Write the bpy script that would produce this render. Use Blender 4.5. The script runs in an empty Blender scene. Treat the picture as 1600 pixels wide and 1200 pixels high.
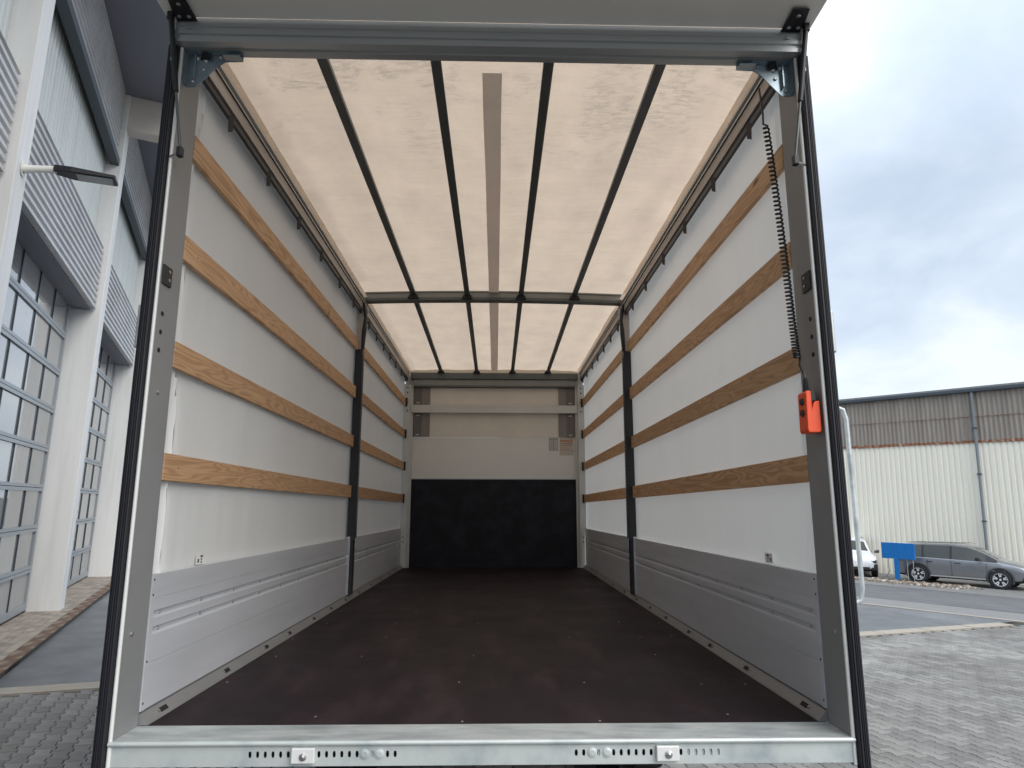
import bpy, math, random
from mathutils import Matrix, Vector, noise
random.seed(7)
S = bpy.context.scene
COL = S.collection
PI = math.pi

# ------------------------------------------------------------------ camera, sky, sun, exposure
def basis(p, yw, r):
    F = Vector((math.sin(yw)*math.cos(p), math.cos(yw)*math.cos(p), math.sin(p)))
    r0 = Vector((math.cos(yw), -math.sin(yw), 0)); u0 = r0.cross(F)
    R = math.cos(r)*r0+math.sin(r)*u0; U = -math.sin(r)*r0+math.cos(r)*u0
    return R, U, F
def colmat(a, b, c):
    return Matrix(((a[0], b[0], c[0]), (a[1], b[1], c[1]), (a[2], b[2], c[2])))
CAM = Vector((.026, -2.4324, 1.72))
Rw, Uw, Fw = basis(.1815, .0237, .0244)            # camera against the level yard
Rt, Ut, Ft = basis(.1863, .0237, .0015)            # the same camera against the slightly tilted truck
cd = bpy.data.cameras.new('camera'); cam = bpy.data.objects.new('camera', cd); COL.objects.link(cam)
cd.sensor_width = 36; cd.lens = 1050.35/1600*36; cd.clip_start = .05; cd.clip_end = 3000
cam.matrix_world = Matrix.Translation(CAM) @ colmat(Rw, Uw, -Fw).to_4x4()
S.camera = cam
TRUCK = Matrix.Translation(CAM) @ (colmat(Rw, Uw, Fw) @ colmat(Rt, Ut, Ft).transposed()).to_4x4() @ Matrix.Translation(-Vector((.026, -2.4324, .7532)))

SUN_DIR = Vector((.50, -.58, .64)).normalized()     # towards the sun, behind thin cloud
W = bpy.data.worlds.new('World'); S.world = W; W.use_nodes = True
nt = W.node_tree; nt.nodes.clear(); N = nt.nodes.new; L = nt.links.new
sky = N('ShaderNodeTexSky'); sky.sky_type = 'NISHITA'; sky.sun_disc = False
sky.sun_elevation = math.asin(SUN_DIR.z); sky.sun_rotation = math.atan2(SUN_DIR.x, SUN_DIR.y)
sky.dust_density = 2
bg1 = N('ShaderNodeBackground'); bg1.inputs[1].default_value = .10; L(sky.outputs[0], bg1.inputs[0])
tc = N('ShaderNodeTexCoord'); sep = N('ShaderNodeSeparateXYZ'); L(tc.outputs['Generated'], sep.inputs[0])
mx = N('ShaderNodeMath'); mx.operation = 'MAXIMUM'; L(sep.outputs[2], mx.inputs[0]); mx.inputs[1].default_value = 0
ad = N('ShaderNodeMath'); ad.operation = 'ADD'; L(mx.outputs[0], ad.inputs[0]); ad.inputs[1].default_value = .30
dv = N('ShaderNodeVectorMath'); dv.operation = 'DIVIDE'; L(tc.outputs['Generated'], dv.inputs[0])
cb = N('ShaderNodeCombineXYZ')
for i in range(3): L(ad.outputs[0], cb.inputs[i])
L(cb.outputs[0], dv.inputs[1])
n1 = N('ShaderNodeTexNoise'); n1.inputs['Scale'].default_value = 1.9; n1.inputs['Detail'].default_value = 7; n1.inputs['Roughness'].default_value = .52; n1.inputs['Distortion'].default_value = .25
mp = N('ShaderNodeMapping'); mp.inputs['Location'].default_value = (3.1, 1.7, .4); L(dv.outputs[0], mp.inputs[0]); L(mp.outputs[0], n1.inputs['Vector'])
rp = N('ShaderNodeValToRGB'); L(n1.outputs[0], rp.inputs[0]); e = rp.color_ramp.elements
e[0].position = .36; e[0].color = (.47, .56, .68, 1); e[1].position = .66; e[1].color = (.80, .85, .91, 1)
k = e.new(.45); k.color = (.54, .62, .73, 1); k = e.new(.56); k.color = (.64, .72, .82, 1)
hz = N('ShaderNodeMapRange'); hz.inputs[1].default_value = 0; hz.inputs[2].default_value = .28; hz.inputs[3].default_value = .6; hz.inputs[4].default_value = 0; L(mx.outputs[0], hz.inputs[0])
mh = N('ShaderNodeMix'); mh.data_type = 'RGBA'; L(hz.outputs[0], mh.inputs[0]); L(rp.outputs[0], mh.inputs[6]); mh.inputs[7].default_value = (.72, .79, .87, 1)
bg2 = N('ShaderNodeBackground'); L(mh.outputs[2], bg2.inputs[0])
zs = N('ShaderNodeMapRange'); zs.inputs[1].default_value = .42; zs.inputs[2].default_value = 1; zs.inputs[3].default_value = .69; zs.inputs[4].default_value = 1.5; L(sep.outputs[2], zs.inputs[0]); L(zs.outputs[0], bg2.inputs[1])
ms = N('ShaderNodeMixShader'); ms.inputs[0].default_value = .88; L(bg1.outputs[0], ms.inputs[1]); L(bg2.outputs[0], ms.inputs[2])
wo = N('ShaderNodeOutputWorld'); L(ms.outputs[0], wo.inputs[0])
sl = bpy.data.lights.new('sun', 'SUN'); sl.energy = 1.5; sl.angle = math.radians(55); sl.color = (1, .95, .88)
so = bpy.data.objects.new('sun', sl); COL.objects.link(so); so.rotation_euler = SUN_DIR.to_track_quat('Z', 'Y').to_euler()
S.view_settings.view_transform = 'Standard'; S.view_settings.look = 'None'; S.view_settings.gamma = 1
S.view_settings.exposure = .92; S.view_settings.use_curve_mapping = False
S.cycles.max_bounces = 10; S.cycles.diffuse_bounces = 6; S.cycles.transmission_bounces = 8

# ------------------------------------------------------------------ materials
def mat(name, base, rough=.5, metal=0, var=.0, vscale=6, stretch=(1, 1, 1), bump=0, bscale=60, bstretch=(1, 1, 1), spec=.5, second=None, sscale=2.0, slo=.45, shi=.65, trans=0, tone=0, rvar=0, detail=5):
    """principled with noise-driven tint, second colour patches, bump, optional translucency"""
    m = bpy.data.materials.new(name); m.use_nodes = True; t = m.node_tree; n = t.nodes; l = t.links
    b = n['Principled BSDF']; b.inputs['Metallic'].default_value = metal; b.inputs['Roughness'].default_value = rough
    b.inputs['Specular IOR Level'].default_value = spec
    c = n.new('ShaderNodeTexCoord')
    def nz(scale, st, det=detail, rgh=.6):
        q = n.new('ShaderNodeMapping'); q.inputs['Scale'].default_value = st; l.new(c.outputs['Object'], q.inputs[0])
        x = n.new('ShaderNodeTexNoise'); x.inputs['Scale'].default_value = scale; x.inputs['Detail'].default_value = det; x.inputs['Roughness'].default_value = rgh
        l.new(q.outputs[0], x.inputs['Vector']); return x
    rgb = n.new('ShaderNodeRGB'); rgb.outputs[0].default_value = (*base, 1); cur = rgb.outputs[0]
    if second:
        x = nz(sscale, stretch); r = n.new('ShaderNodeMapRange'); r.inputs[1].default_value = slo; r.inputs[2].default_value = shi; l.new(x.outputs[0], r.inputs[0])
        q = n.new('ShaderNodeMix'); q.data_type = 'RGBA'; l.new(r.outputs[0], q.inputs[0]); l.new(cur, q.inputs[6]); q.inputs[7].default_value = (*second, 1); cur = q.outputs[2]
    if var:
        x = nz(vscale, stretch); r = n.new('ShaderNodeMapRange'); r.inputs[1].default_value = .25; r.inputs[2].default_value = .75; r.inputs[3].default_value = 1-var; r.inputs[4].default_value = 1+var; l.new(x.outputs[0], r.inputs[0])
        q = n.new('ShaderNodeVectorMath'); q.operation = 'SCALE'; l.new(cur, q.inputs[0]); l.new(r.outputs[0], q.inputs['Scale']); cur = q.outputs[0]
    if tone:
        at = n.new('ShaderNodeAttribute'); at.attribute_name = 'tone'
        r = n.new('ShaderNodeMapRange'); r.inputs[3].default_value = 1-tone; r.inputs[4].default_value = 1+tone; l.new(at.outputs['Fac'], r.inputs[0])
        q = n.new('ShaderNodeVectorMath'); q.operation = 'SCALE'; l.new(cur, q.inputs[0]); l.new(r.outputs[0], q.inputs['Scale']); cur = q.outputs[0]
    l.new(cur, b.inputs['Base Color'])
    if rvar:
        x = nz(sscale*.8, (1, 1, 1)); r = n.new('ShaderNodeMapRange'); r.inputs[1].default_value = .35; r.inputs[2].default_value = .65; r.inputs[3].default_value = max(.05, rough-rvar); r.inputs[4].default_value = rough+rvar; l.new(x.outputs[0], r.inputs[0]); l.new(r.outputs[0], b.inputs['Roughness'])
    if bump:
        x = nz(bscale, bstretch); q = n.new('ShaderNodeBump'); q.inputs['Strength'].default_value = bump; q.inputs['Distance'].default_value = .01; l.new(x.outputs[0], q.inputs['Height']); l.new(q.outputs[0], b.inputs['Normal'])
    if trans:
        tr = n.new('ShaderNodeBsdfTranslucent'); l.new(cur, tr.inputs[0])
        if bump: l.new(q.outputs[0], tr.inputs['Normal'])
        ms_ = n.new('ShaderNodeMixShader'); ms_.inputs[0].default_value = trans; l.new(b.outputs[0], ms_.inputs[1]); l.new(tr.outputs[0], ms_.inputs[2])
        l.new(ms_.outputs[0], n['Material Output'].inputs[0])
    return m
def wood_mat():
    m = mat('fir_plywood', (.5, .3, .15), .6); t = m.node_tree; n = t.nodes; l = t.links; b = n['Principled BSDF']
    c = n.new('ShaderNodeTexCoord'); oi = n.new('ShaderNodeObjectInfo')
    ad_ = n.new('ShaderNodeVectorMath'); ad_.operation = 'ADD'; sc = n.new('ShaderNodeVectorMath'); sc.operation = 'SCALE'; sc.inputs[0].default_value = (0, 9, 5); l.new(oi.outputs['Random'], sc.inputs['Scale'])
    l.new(c.outputs['Object'], ad_.inputs[0]); l.new(sc.outputs[0], ad_.inputs[1])
    mp_ = n.new('ShaderNodeMapping'); mp_.inputs['Scale'].default_value = (0, .9, 11); l.new(ad_.outputs[0], mp_.inputs[0])
    x = n.new('ShaderNodeTexNoise'); x.inputs['Scale'].default_value = 1.0; x.inputs['Detail'].default_value = 2; x.inputs['Distortion'].default_value = .4; l.new(mp_.outputs[0], x.inputs['Vector'])
    mu = n.new('ShaderNodeMath'); mu.operation = 'MULTIPLY'; mu.inputs[1].default_value = 95; l.new(x.outputs[0], mu.inputs[0])
    si = n.new('ShaderNodeMath'); si.operation = 'SINE'; l.new(mu.outputs[0], si.inputs[0])
    r = n.new('ShaderNodeValToRGB'); mr = n.new('ShaderNodeMapRange'); mr.inputs[1].default_value = -1; l.new(si.outputs[0], mr.inputs[0]); l.new(mr.outputs[0], r.inputs[0])
    r.color_ramp.elements[0].color = (.56, .345, .19, 1); r.color_ramp.elements[1].color = (.43, .245, .125, 1); r.color_ramp.elements[0].position = .35; r.color_ramp.elements[1].position = 1
    # knots
    mk = n.new('ShaderNodeMapping'); mk.inputs['Scale'].default_value = (0, 2.2, 7); l.new(ad_.outputs[0], mk.inputs[0])
    v = n.new('ShaderNodeTexVoronoi'); v.inputs['Scale'].default_value = 1; l.new(mk.outputs[0], v.inputs['Vector'])
    kr = n.new('ShaderNodeMapRange'); kr.inputs[1].default_value = .05; kr.inputs[2].default_value = .11; kr.inputs[3].default_value = 1; kr.inputs[4].default_value = 0; l.new(v.outputs['Distance'], kr.inputs[0])
    q = n.new('ShaderNodeMix'); q.data_type = 'RGBA'; l.new(kr.outputs[0], q.inputs[0]); l.new(r.outputs[0], q.inputs[6]); q.inputs[7].default_value = (.22, .09, .035, 1)
    f = n.new('ShaderNodeTexNoise'); f.inputs['Scale'].default_value = 3; mf = n.new('ShaderNodeMapping'); mf.inputs['Scale'].default_value = (1, 1, 30); l.new(ad_.outputs[0], mf.inputs[0]); l.new(mf.outputs[0], f.inputs['Vector'])
    fr = n.new('ShaderNodeMapRange'); fr.inputs[3].default_value = .8; fr.inputs[4].default_value = 1.2; l.new(f.outputs[0], fr.inputs[0])
    s2 = n.new('ShaderNodeVectorMath'); s2.operation = 'SCALE'; l.new(q.outputs[2], s2.inputs[0]); l.new(fr.outputs[0], s2.inputs['Scale'])
    tr_ = n.new('ShaderNodeMapRange'); tr_.inputs[3].default_value = .86; tr_.inputs[4].default_value = 1.22; l.new(oi.outputs['Random'], tr_.inputs[0]); s3 = n.new('ShaderNodeVectorMath'); s3.operation = 'SCALE'; l.new(s2.outputs[0], s3.inputs[0]); l.new(tr_.outputs[0], s3.inputs['Scale'])
    l.new(s3.outputs[0], b.inputs['Base Color']); return m
M = {}
M['wood'] = wood_mat()
M['alu_board'] = mat('anodised_board', (.62, .64, .68), .42, .25, var=.06, vscale=3, stretch=(1, .3, 3), second=(.58, .60, .635), sscale=2.5, bump=.02, bscale=200, rvar=.06)
M['alu_post'] = mat('painted_post', (.275, .28, .285), .5, .2, var=.06, vscale=4, bump=.03, bscale=150)
M['alu_bright'] = mat('bare_aluminium', (.62, .63, .63), .32, .75, var=.06, vscale=8)
M['alu_grey'] = mat('grey_aluminium', (.45, .47, .48), .4, .6, var=.08, vscale=7, stretch=(.2, 1, 1))
M['rail_grey'] = mat('rail_grey', (.26, .265, .27), .45, .4, var=.08, vscale=6)
M['alu_corner'] = mat('corner_post_aluminium', (.55, .56, .54), .45, .3, var=.05, vscale=5)
M['white_edge'] = mat('white_edge', (.75, .76, .74), .35, .1, var=.05)
M['dark_alu'] = mat('dark_rail_aluminium', (.12, .132, .13), .45, .45, var=.12, vscale=9)
M['rail_face'] = mat('rail_face', (.46, .42, .385), .5, .3, var=.12, vscale=5, stretch=(1, .4, 4))
M['black'] = mat('black_steel', (.022, .022, .026), .45, .2, var=.1)
M['rubber'] = mat('black_rubber', (.010, .0105, .016), .6, var=.15, vscale=20, stretch=(1, 1, .2))
M['dark'] = mat('dark_void', (.008, .008, .009), .8)
M['galv'] = mat('galvanised_steel', (.56, .61, .62), .42, .35, var=.14, vscale=14, second=(.34, .39, .41), sscale=6, stretch=(.6, 2, 2), slo=.42, shi=.68, bump=.03, bscale=60, rvar=.1)
M['galv_face'] = mat('galvanised_face', (.60, .65, .64), .45, .35, var=.08, vscale=12, second=(.34, .40, .42), sscale=6, slo=.5, shi=.75)
M['zinc'] = mat('blue_zinc', (.34, .42, .47), .3, .75, var=.12, vscale=12)
M['screw'] = mat('screw_steel', (.5, .5, .5), .3, .9)
M['floor'] = mat('phenolic_floor', (.0125, .0078, .0108), .58, 0, spec=.22, var=.35, vscale=4, stretch=(2.2, .5, 1), second=(.030, .0165, .021), sscale=1.9, slo=.50, shi=.66, bump=.10, bscale=420, bstretch=(1, 1, 1), rvar=.07, detail=8)
M['front_dark'] = mat('dark_front_board', (.006, .006, .011), .6, 0, spec=.3, var=.2, vscale=3, second=(.013, .013, .023), sscale=5, bump=.03, bscale=300)
M['front_white'] = mat('white_front_panel', (.72, .70, .67), .28, 0, var=.04, vscale=3)
M['front_light'] = mat('translucent_front_sheet', (.84, .80, .72), .45, 0, var=.05, vscale=4, trans=.18)
M['front_shade'] = mat('grey_front_strip', (.24, .22, .20), .5, 0, var=.08, vscale=8, stretch=(3, 1, .2))
M['tarp'] = mat('white_pvc_curtain', (.82, .83, .82), .42, 0, var=.035, vscale=2, stretch=(1, 1, .4), bump=.14, bscale=1.6, bstretch=(1, 1.6, .7), trans=.20)
M['hem'] = mat('curtain_hem', (.76, .75, .71), .45, 0, var=.04, trans=.2)
M['roof'] = mat('translucent_roof_sheet', (.70, .555, .425), .5, 0, var=.08, vscale=5, stretch=(1, .6, 1), second=(.60, .475, .375), sscale=2.2, slo=.50, shi=.82, bump=1.0, bscale=3.0, bstretch=(1, 4.2, 1), trans=.52, detail=7)
def roof_scuffs(m):
    t = m.node_tree; n = t.nodes; l = t.links; b = n['Principled BSDF']; src = b.inputs['Base Color'].links[0].from_socket
    c = n.new('ShaderNodeTexCoord'); sp = n.new('ShaderNodeSeparateXYZ'); l.new(c.outputs['Object'], sp.inputs[0])
    g = n.new('ShaderNodeMapRange'); g.inputs[1].default_value = 1.5; g.inputs[2].default_value = .5; l.new(sp.outputs[1], g.inputs[0])
    def nz(sc, st):
        q = n.new('ShaderNodeMapping'); q.inputs['Scale'].default_value = st; l.new(c.outputs['Object'], q.inputs[0])
        x = n.new('ShaderNodeTexNoise'); x.inputs['Scale'].default_value = sc; x.inputs['Detail'].default_value = 8; x.inputs['Roughness'].default_value = .7; x.inputs['Distortion'].default_value = .6; l.new(q.outputs[0], x.inputs['Vector']); return x
    a1 = nz(2.4, (1, 1, 1)); a2 = nz(14, (1, 3, 1))
    r1 = n.new('ShaderNodeMapRange'); r1.inputs[1].default_value = .50; r1.inputs[2].default_value = .60; l.new(a1.outputs[0], r1.inputs[0])
    r2 = n.new('ShaderNodeMapRange'); r2.inputs[1].default_value = .42; r2.inputs[2].default_value = .62; l.new(a2.outputs[0], r2.inputs[0])
    m1 = n.new('ShaderNodeMath'); m1.operation = 'MULTIPLY'; l.new(r1.outputs[0], m1.inputs[0]); l.new(r2.outputs[0], m1.inputs[1])
    m2 = n.new('ShaderNodeMath'); m2.operation = 'MULTIPLY'; l.new(m1.outputs[0], m2.inputs[0]); l.new(g.outputs[0], m2.inputs[1])
    m3 = n.new('ShaderNodeMath'); m3.operation = 'MULTIPLY'; l.new(m2.outputs[0], m3.inputs[0]); m3.inputs[1].default_value = .75
    q = n.new('ShaderNodeMix'); q.data_type = 'RGBA'; l.new(m3.outputs[0], q.inputs[0]); l.new(src, q.inputs[6]); q.inputs[7].default_value = (.40, .33, .27, 1)
    for x in list(l):
        if x.from_socket == src and x.to_node.type in ('BSDF_PRINCIPLED', 'BSDF_TRANSLUCENT'):
            ts = x.to_socket; l.remove(x); l.new(q.outputs[2], ts)
roof_scuffs(M['roof'])
M['roof_seam'] = mat('roof_seam_tape', (.56, .52, .50), .5, 0, var=.05, trans=.5)
M['roof_edge'] = mat('roof_edge_fold', (.88, .78, .68), .55, 0, var=.08, vscale=8, stretch=(6, .5, 1), trans=.7)
M['flap'] = mat('flap_panel', (.82, .80, .76), .4, .1, var=.03, vscale=3)
M['orange'] = mat('orange_plastic', (.90, .10, .025), .38, 0, var=.05, vscale=30, bump=.05, bscale=300)
M['cable'] = mat('cable_black', (.018, .02, .022), .4)
M['paper'] = mat('sticker_white', (.78, .77, .74), .4)
M['ink'] = mat('sticker_ink', (.12, .12, .13), .5)
M['ink_orange'] = mat('sticker_orange', (.50, .20, .07), .5)
# yard
M['stone'] = mat('concrete_paver', (.155, .146, .133), .6, 0, var=.2, vscale=.9, tone=.22, bump=.35, bscale=130, second=(.25, .24, .22), sscale=.8, rvar=.12, detail=8)
M['joint'] = mat('sand_joint', (.045, .042, .036), .9, 0, var=.3, vscale=5, bump=.4, bscale=80)
M['asphalt'] = mat('smooth_asphalt', (.105, .108, .112), .42, 0, var=.14, vscale=2.5, second=(.155, .16, .165), sscale=.7, bump=.25, bscale=160, rvar=.16, detail=9)
M['road'] = mat('road_asphalt', (.10, .10, .105), .75, 0, var=.22, vscale=30, second=(.14, .14, .145), sscale=1.5, bump=.6, bscale=120, detail=8)
M['apron'] = mat('pale_apron', (.19, .185, .18), .6, 0, var=.12, vscale=3, bump=.3, bscale=120, rvar=.1, detail=8)
M['kerb'] = mat('pale_kerb_stone', (.34, .30, .245), .7, 0, var=.15, vscale=5, bump=.3, bscale=60)
M['brown_kerb'] = mat('brown_kerb', (.13, .075, .048), .75, 0, var=.35, vscale=7, second=(.22, .17, .12), sscale=5, slo=.5, shi=.62, bump=.5, bscale=50)
M['brick'] = mat('tan_paver', (.30, .255, .205), .7, 0, var=.14, vscale=5, tone=.2, second=(.19, .155, .125), sscale=1.5, slo=.5, shi=.7, bump=.3, bscale=90)
M['pillar'] = mat('white_concrete_pillar', (.72, .72, .71), .6, 0, var=.04, vscale=2, stretch=(3, 3, .2), second=(.64, .64, .63), sscale=1.6, bump=.08, bscale=40)
M['soffit'] = mat('slate_blue_soffit', (.20, .21, .25), .55, .1, var=.06, vscale=2, stretch=(.3, 3, 1))
M['beam'] = mat('concrete_beam', (.60, .56, .51), .7, 0, var=.08, vscale=3)
M['corr'] = mat('silver_corrugated_sheet', (.54, .535, .54), .38, .4, var=.08, vscale=4, second=(.46, .455, .45), sscale=1.2)
M['poly'] = mat('polycarbonate_sheet', (.52, .555, .55), .3, 0, var=.08, vscale=3, stretch=(4, 4, .3))
M['doorframe'] = mat('blue_grey_door_frame', (.33, .36, .385), .4, .3, var=.05)
M['backwall'] = mat('building_wall', (.35, .36, .38), .7, 0, var=.05)
M['seal_dark'] = mat('door_gasket', (.03, .045, .06), .5)
def glass(name, tint, rough=.03):
    m = mat(name, tint, rough, 0, spec=1.0, var=.12, vscale=1.2, bump=.06, bscale=1.1); m.node_tree.nodes['Principled BSDF'].inputs['Coat Weight'].default_value = .6
    m.node_tree.nodes['Principled BSDF'].inputs['Coat Roughness'].default_value = .02
    n = m.node_tree.nodes; l = m.node_tree.links; b = n['Principled BSDF']; src = b.inputs['Base Color'].links[0].from_socket
    oi = n.new('ShaderNodeObjectInfo'); r = n.new('ShaderNodeMapRange'); r.inputs[3].default_value = .65; r.inputs[4].default_value = 1.25; l.new(oi.outputs['Random'], r.inputs[0])
    q = n.new('ShaderNodeVectorMath'); q.operation = 'SCALE'; l.new(src, q.inputs[0]); l.new(r.outputs[0], q.inputs['Scale']); l.new(q.outputs[0], b.inputs['Base Color'])
    return m
M['pane'] = glass('workshop_pane', (.26, .26, .26)); [setattr(q.inputs['Strength'], 'default_value', .35) for q in M['pane'].node_tree.nodes if q.bl_idname == 'ShaderNodeBump']
M['lowpane'] = mat('grey_door_infill', (.36, .35, .34), .4)
M['carglass'] = glass('car_glass', (.05, .055, .05)); M['carglass'].node_tree.nodes['Principled BSDF'].inputs['Coat Weight'].default_value = 0; M['carglass'].node_tree.nodes['Principled BSDF'].inputs['Specular IOR Level'].default_value = .5
M['clad'] = mat('cream_cladding', (.90, .86, .74), .5, 0, var=.04, vscale=1.5, stretch=(1, 1, .2), second=(.84, .80, .68), sscale=.9, slo=.55, shi=.8, bump=.1, bscale=20)
M['fibre'] = mat('weathered_fibre_sheet', (.31, .275, .235), .6, 0, var=.3, vscale=3, stretch=(1.6, 1.6, .12), second=(.17, .12, .095), sscale=1.6, slo=.5, shi=.72, trans=.0)
M['rust'] = mat('rust_edge', (.28, .11, .055), .8, 0, var=.4, vscale=9, second=(.45, .38, .30), sscale=6, slo=.5, shi=.65)
M['gutter'] = mat('dark_gutter', (.07, .085, .10), .5, .3)
M['pipe'] = mat('slate_pipe', (.22, .25, .27), .45, .2, var=.1)
M['roofedge'] = mat('roof_edge_sheet', (.26, .265, .26), .6, .2, var=.15, vscale=5)
M['carpaint'] = mat('grey_metallic_paint', (.27, .275, .29), .25, .6, var=.03); M['carpaint'].node_tree.nodes['Principled BSDF'].inputs['Coat Weight'].default_value = .8
M['whitepaint'] = mat('white_car_paint', (.72, .74, .76), .3, 0); M['whitepaint'].node_tree.nodes['Principled BSDF'].inputs['Coat Weight'].default_value = .8
M['trim'] = mat('black_trim', (.02, .02, .022), .5)
M['tyre'] = mat('tyre_rubber', (.022, .022, .023), .75, bump=.2, bscale=60)
M['rim'] = mat('alloy_rim', (.78, .79, .80), .3, .4)
M['blue'] = mat('bright_blue_paint', (.003, .15, .46), .45, 0, var=.06, vscale=4)
M['lampwhite'] = mat('white_lamp_arm', (.68, .68, .64), .5)
M['headlight'] = mat('headlight_lens', (.55, .58, .6), .12, .5)
M['tail'] = mat('tail_light_red', (.30, .02, .02), .2)
M['snow'] = mat('dirty_snow', (.50, .47, .43), .8, 0, var=.2, vscale=6, second=(.26, .18, .12), sscale=4, slo=.46, shi=.56)
M['leaves'] = mat('dead_leaf', (.22, .175, .13), .8, 0, var=.4, vscale=4)

# ------------------------------------------------------------------ mesh helpers
class MB:
    def __init__(s): s.v = []; s.f = []; s.m = []; s.t = []
    def add(s, vs, fs, mi=0):
        o = len(s.v); s.v += [tuple(p) for p in vs]
        for f in fs: s.f.append([o+i for i in f]); s.m.append(mi)
    def box(s, x0, x1, y0, y1, z0, z1, mi=0):
        s.add([(x, y, z) for x in (x0, x1) for y in (y0, y1) for z in (z0, z1)],
              [(0, 1, 3, 2), (4, 6, 7, 5), (0, 4, 5, 1), (2, 3, 7, 6), (0, 2, 6, 4), (1, 5, 7, 3)], mi); return s
    def prism(s, pts, axis, a, b, mi=0):
        """2-D polygon (the two other axes in xyz order) pushed from a to b along axis"""
        def P(p, q):
            return {'x': (q, p[0], p[1]), 'y': (p[0], q, p[1]), 'z': (p[0], p[1], q)}[axis]
        n = len(pts); s.add([P(p, a) for p in pts]+[P(p, b) for p in pts],
              [tuple(range(n))[::-1], tuple(range(n, 2*n))]+[(i, (i+1) % n, n+(i+1) % n, n+i) for i in range(n)], mi); return s
    def tube(s, path, r, n=8, mi=0, cap=True):
        path = [Vector(p) for p in path]; rs = r if isinstance(r, (list, tuple)) else [r]*len(path); rings = []
        up = None
        for i, p in enumerate(path):
            d = (path[min(i+1, len(path)-1)]-path[max(i-1, 0)]).normalized()
            if up is None: up = Vector((0, 0, 1)) if abs(d.z) < .9 else Vector((1, 0, 0))
            a = d.cross(up).normalized(); b = a.cross(d).normalized(); up = b
            rings.append([p+(a*math.cos(t)+b*math.sin(t))*rs[i] for t in [2*PI*k/n for k in range(n)]])
        fs = [(i*n+k, i*n+(k+1) % n, (i+1)*n+(k+1) % n, (i+1)*n+k) for i in range(len(path)-1) for k in range(n)]
        if cap: fs += [tuple(range(n))[::-1], tuple((len(path)-1)*n+k for k in range(n))]
        s.add([q for rg in rings for q in rg], fs, mi); return s
    def lathe(s, prof, c, axis='y', n=24, mi=0):
        """closed profile [(r, h)] turned round an axis through c"""
        c = Vector(c); vs = []
        for r, h in prof:
            for k in range(n):
                t = 2*PI*k/n; a, b = r*math.cos(t), r*math.sin(t)
                vs.append(c+Vector({'y': (a, h, b), 'x': (h, a, b), 'z': (a, b, h)}[axis]))
        m = len(prof)
        s.add(vs, [(i*n+k, i*n+(k+1) % n, (i+1)*n+(k+1) % n, (i+1)*n+k) for i in range(m-1) for k in range(n)], mi); return s
    def mesh(s, name, mats):
        me = bpy.data.meshes.new(name); me.from_pydata(s.v, [], s.f)
        for m in (mats if isinstance(mats, (list, tuple)) else [mats]): me.materials.append(m)
        me.polygons.foreach_set('material_index', s.m)
        if s.t:
            at = me.attributes.new('tone', 'FLOAT', 'FACE'); at.data.foreach_set('value', s.t)
        me.update(); return me
    def build(s, name, mats, parent=None, smooth=False, bevel=0, matrix=None):
        me = s.mesh(name, mats); o = link(name, me, parent, matrix)
        fixn(me)
        if smooth:
            me.polygons.foreach_set('use_smooth', [True]*len(me.polygons))
            me.set_sharp_from_angle(angle=math.radians(38))
        if bevel:
            md = o.modifiers.new('bevel', 'BEVEL'); md.width = bevel; md.segments = 2; md.limit_method = 'ANGLE'; md.angle_limit = math.radians(40)
        return o
import bmesh
def fixn(me):
    bm = bmesh.new(); bm.from_mesh(me); bmesh.ops.recalc_face_normals(bm, faces=bm.faces); bm.to_mesh(me); bm.free()
def link(name, data, parent=None, matrix=None):
    o = bpy.data.objects.new(name, data); COL.objects.link(o)
    if parent: o.parent = parent
    if matrix is not None: o.matrix_local = matrix
    return o
def thing(name, label, cat, matrix=None, group=None):
    o = bpy.data.objects.new(name, None); COL.objects.link(o); o.empty_display_size = .2
    if matrix is not None: o.matrix_world = matrix
    o['label'] = label; o['category'] = cat
    if group: o['group'] = group
    return o
def struct(o): o['kind'] = 'structure'; return o
def stuff(o): o['kind'] = 'stuff'; return o
def box(name, m, parent, *d, bevel=0): return MB().box(*d).build(name, m, parent, bevel=bevel)
def bolt(name, parent, p, axis, r=.008, h=.006, m=None, n=8):
    p = Vector(p); d = Vector({'x': (1, 0, 0), 'y': (0, 1, 0), 'z': (0, 0, 1)}[axis])*h
    return MB().tube([p, p+d*.6, p+d], [r, r, r*.55], n).build(name, m or M['screw'], parent)
def grid(fn, nu, nv):
    b = MB(); b.add([fn(i/nu, j/nv) for i in range(nu+1) for j in range(nv+1)],
                    [(i*(nv+1)+j, (i+1)*(nv+1)+j, (i+1)*(nv+1)+j+1, i*(nv+1)+j+1) for i in range(nu) for j in range(nv)]); return b

# ------------------------------------------------------------------ frames of the yard
A = Vector((-.363, .932, 0)); NR = Vector((.932, .363, 0))        # along the workshop, out of its front
def LW(u, v, z=0): return A*u+NR*v+Vector((0, 0, z))
WM = Matrix(((A.x, NR.x, 0, 0), (A.y, NR.y, 0, 0), (0, 0, 1, 0), (0, 0, 0, 1)))   # local (u, v, z); mirrored basis
t41 = math.radians(41); B = Vector((-math.sin(t41), math.cos(t41), 0)); NB = Vector((math.cos(t41), math.sin(t41), 0))
def RW(s, a, z=0): return NB*s+B*a+Vector((0, 0, z))
RM = Matrix(((NB.x, B.x, 0, 0), (NB.y, B.y, 0, 0), (0, 0, 1, 0), (0, 0, 0, 1)))   # local (s, a, z)
def gz(s):
    if s <= 13.6: return 0
    if s >= 27: return -.9
    return -.9*(s-13.6)/13.4

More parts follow.
